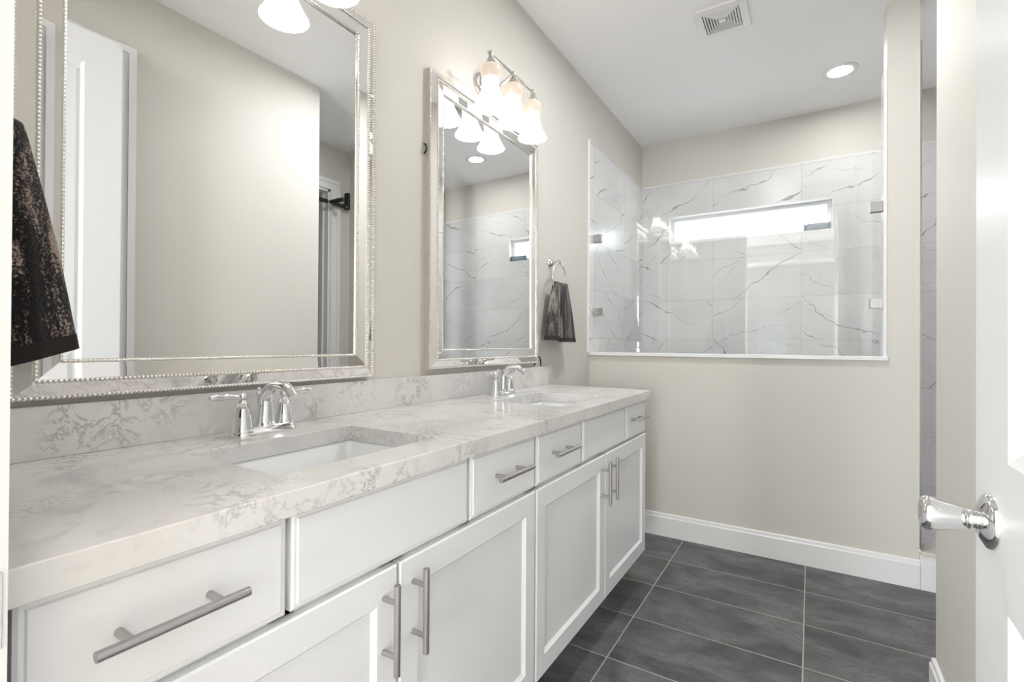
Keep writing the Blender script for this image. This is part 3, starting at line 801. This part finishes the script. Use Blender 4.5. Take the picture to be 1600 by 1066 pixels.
def make_towel(name, loc, rz, L, w0, w1, d0, d1, mat, hem, label, phase=0.0, lean=0.0, split=0.0, tilt=0.0):
    """hand towel folded over a ring: gathered at the top, spreading in soft pleats; local x along the wall, y off the wall"""
    t = thing(name, loc, label, 'towel', rz=rz)
    N = 96; K = 46
    def ring(s):
        w = w0+(w1-w0)*(s**0.75); d = d0+(d1-d0)*s**0.8
        pl = 0.10+0.16*min(1, s*2.0)
        pts = []
        for k in range(N):
            a = 2*PI*k/N
            ca, sa = math.cos(a), math.sin(a)
            x = math.copysign(abs(ca)**0.75, ca)*w/2
            rip = 1 + pl*math.cos(7*a+phase) + 0.5*pl*math.cos(11*a+2.0*phase+0.8*s)
            y = math.copysign(abs(sa)**0.62, sa)*d/2*rip
            # a deep fold between the two hanging halves in front
            if sa > 0: y -= d*0.55*math.exp(-((ca-split)/0.11)**2)*(0.35+0.65*min(1, s*1.5))
            z = -L*s
            if s < 0.12:                      # two humps where the cloth passes over the ring
                z += -0.018*(1-s/0.12)*(math.exp(-(ca/0.35)**2)) + 0.006*(1-s/0.12)*abs(ca)
            z -= 0.010*s*(1 if ca < split else 0)*(1 if sa > 0 else 0)
            z += tilt*y*s
            pts.append(Vector((x, y + lean*s, z)))
        return pts
    def shell(s0, s1, K, grow=0.0, top=False, bot=False):
        m = MB(); rings = []
        ss = [s0+(s1-s0)*(i/K) for i in range(K+1)]
        if top:
            c = ring(0.0); ctr = sum(c, Vector())/N
            for f in (0.15, 0.5, 0.8):
                rings.append([m.bm.verts.new(ctr + (p-ctr)*f + Vector((0, 0, 0.010*math.sqrt(1-f*f)-0.004))) for p in c])
        for s in ss:
            c = ring(s)
            if grow:
                ctr = sum(c, Vector())/N
                c = [p + (p-ctr).normalized()*grow for p in c]
            rings.append([m.bm.verts.new(p) for p in c])
        if bot:
            c = ring(s1); ctr = sum(c, Vector())/N; ctr.z = c[0].z
            for f in (0.97, 0.6, 0.2):
                rings.append([m.bm.verts.new(Vector((ctr.x+(p.x-ctr.x)*f, ctr.y+(p.y-ctr.y)*f, p.z + 0.012*(1-f)))) for p in c])
        for A, B in zip(rings, rings[1:]):
            for k in range(N): m.bm.faces.new((A[k], A[(k+1) % N], B[(k+1) % N], B[k]))
        m.bm.faces.new(rings[0]); m.bm.faces.new(rings[-1])
        return m
    shell(0.0, 0.935, K, top=True).build('cloth', mat, t, smooth=70)
    shell(0.93, 1.0, 6, grow=0.0012, bot=True).build('hem', hem, t, smooth=70)
    return t
make_ring((0.0, 2.340, 1.547), (1, 0, 0), 'chrome towel ring on the wall between the far mirror and the shower')
make_towel('hand_towel', (0.057, 2.352, 1.432), -PI/2, 0.300, 0.135, 0.285, 0.040, 0.080, M['towel_b'], M['hem_b'],
           'charcoal speckled hand towel hanging from the ring beside the shower', 0.6, 0.0, 0.1)
make_ring((0.320, YF, 1.500), (0, 1, 0), 'chrome towel ring on the doorway wall holding the black towel')
make_towel('hand_towel', (0.318, YF+0.062, 1.378), 0.0, 0.292, 0.10, 0.235, 0.040, 0.112, M['towel_a'], M['hem_a'],
           'black and brown speckled hand towel hanging beside the doorway', 2.2, 0.0, -0.2, 0.30)

# ------------------------------------------------------------------ shower glass
yg = YH+0.050
t = thing('shower_glass_panel', (0.75, yg, 1.0615), 'clear glass panel with square clamps standing on the shower half wall', 'glass panel')
MB().box(-0.736, 0.740, -0.005, 0.005, 0.0005, 0.985).build('pane', M['glass'], t)
for x in (-0.736, 0.740):
    for z in (1.318-1.0615, 1.786-1.0615):
        s = 1 if x > 0 else -1
        m = MB().box(min(x+s*0.0025, x-s*0.048), max(x+s*0.0025, x-s*0.048), -0.017, -0.0053, z-0.025, z+0.025, bev=0.0015).box(min(x+s*0.0025, x-s*0.048), max(x+s*0.0025, x-s*0.048), 0.0053, 0.017, z-0.025, z+0.025, bev=0.0015)
        m.build('clamp', M['nickel'], t)

# ------------------------------------------------------------------ ceiling vent and downlight
t = thing('ceiling_vent', (0.817, 2.617, H), 'white square ceiling exhaust vent with concentric louvres', 'vent')
def sq_ring(a, b, z0, z1, zi=None):
    m = MB(); bm = m.bm
    L = [[bm.verts.new((sx*r, sy*r, z)) for sx, sy in ((-1, -1), (1, -1), (1, 1), (-1, 1))] for r, z in ((a, z1), (a, z0), (b, z0 if zi is None else zi), (b, z1))]
    for A, B in zip(L, L[1:]+[L[0]]):
        for k in range(4): bm.faces.new((A[k], A[(k+1) % 4], B[(k+1) % 4], B[k]))
    return m
sq_ring(0.119, 0.084, -0.012, -0.0005, -0.016).build('frame', M['trim'], t, bev=0.001)
MB().box(-0.085, 0.085, -0.085, 0.085, -0.003, -0.0008).build('backing', M['dark'], t)
for r in (0.080, 0.0675, 0.055, 0.0425, 0.030):
    sq_ring(r, r-0.0078, -0.012, -0.004, -0.016).build('louvre', M['trim'], t)
MB().box(-0.018, 0.018, -0.014, 0.014, -0.016, -0.004, bev=0.002).build('centre_plate', M['trim'], t)
def make_downlight(x, y, label, lens):
    t = thing('ceiling_downlight', (x, y, H), label, 'ceiling light', 'recessed downlights')
    MB().lathe([(0.094, -0.0005), (0.094, -0.003), (0.090, -0.006), (0.074, -0.0075), (0.061, -0.0045), (0.061, -0.0005)], (0, 0, 0), (0, 0, 1), 56, cap=False).build('trim_ring', M['trim'], t, smooth=30)
    MB().lathe([(0.0, -0.0040), (0.0608, -0.0040), (0.0608, -0.001), (0.0, -0.001)], (0, 0, 0), (0, 0, 1), 48, cap=False).build('lens', lens, t)
make_downlight(1.342, 3.482, 'round recessed downlight glowing in the shower ceiling', M['can_dim'])
make_downlight(0.90, 2.10, 'round recessed downlight over the walkway beside the far end of the vanity', M['can'])  # unseen lamp added to brighten the room

# ------------------------------------------------------------------ small things
t = thing('portable_speaker', (1.232, YB+0.030, WZ0+0.0012), 'blue-grey rounded portable speaker lying on the shower window sill', 'speaker')
MB().box(-0.070, 0.070, -0.025, 0.025, 0.0, 0.054, bev=0.022, seg=6).build('body', M['speaker'], t, smooth=50)
for s in (-1, 1):
    MB().box(min(s*0.066, s*0.080), max(s*0.066, s*0.080), -0.0235, 0.0235, 0.002, 0.052, bev=0.012, seg=4).build('end_cap', M['speaker_end'], t, smooth=50)
t = MB().tube([(0.006, 2.166, 1.000), (0.012, 2.172, 1.030), (0.014, 2.180, 1.045), (0.014, 2.195, 1.048), (0.013, 2.210, 1.040), (0.011, 2.224, 1.016), (0.010, 2.228, 0.9965)], 0.0032, 10).build('cord', M['black'], smooth=80, origin=(0.01, 2.2, 0.995))
tag(t, 'short black cord looping out beside the far mirror onto the backsplash', 'cord')
t = MB().tube([(0.001, 1.337, 1.835), (0.012, 1.334, 1.828), (0.016, 1.3335, 1.815), (0.010, 1.335, 1.803), (0.001, 1.337, 1.800)], 0.003, 10).build('hook', M['black'], smooth=80, origin=(0.0, 1.335, 1.818))
tag(t, 'tiny black hook on the wall at the left edge of the far mirror', 'hook')

# pull-up bar across the closet doorway (seen in the mirror nearer the doorway)
t = thing('pull_up_bar', (XA-0.05, 2.40, 2.258), 'black foam gripped pull-up bar across the closet doorway, seen in the mirror', 'pull-up bar')
MB().tube([(0, -0.36, 0), (0, 0.405, 0)], 0.011, 14).build('bar', M['nickel'], t, smooth=60)
for a, b in ((-0.34, -0.20), (0.03, 0.185), (0.245, 0.365)):
    MB().tube([(0, a, 0), (0, b, 0)], 0.017, 18).build('foam_grip', M['foam'], t, smooth=60)
for y in (-0.16, 0.215):
    h = MB().tube([(0.0, y, 0), (-0.02, y, 0.0)], 0.012, 14).build('side_handle', M['nickel'], t, smooth=60)
    MB().tube([(-0.015, y, 0), (-0.15, y, 0)], 0.017, 18).build('foam_grip', M['foam'], h, smooth=60)
for y in (-0.36, 0.395):
    MB().box(-0.012, 0.029, y-0.014, y+0.014, -0.02, 0.12, bev=0.002).build('bracket', M['black'], t)
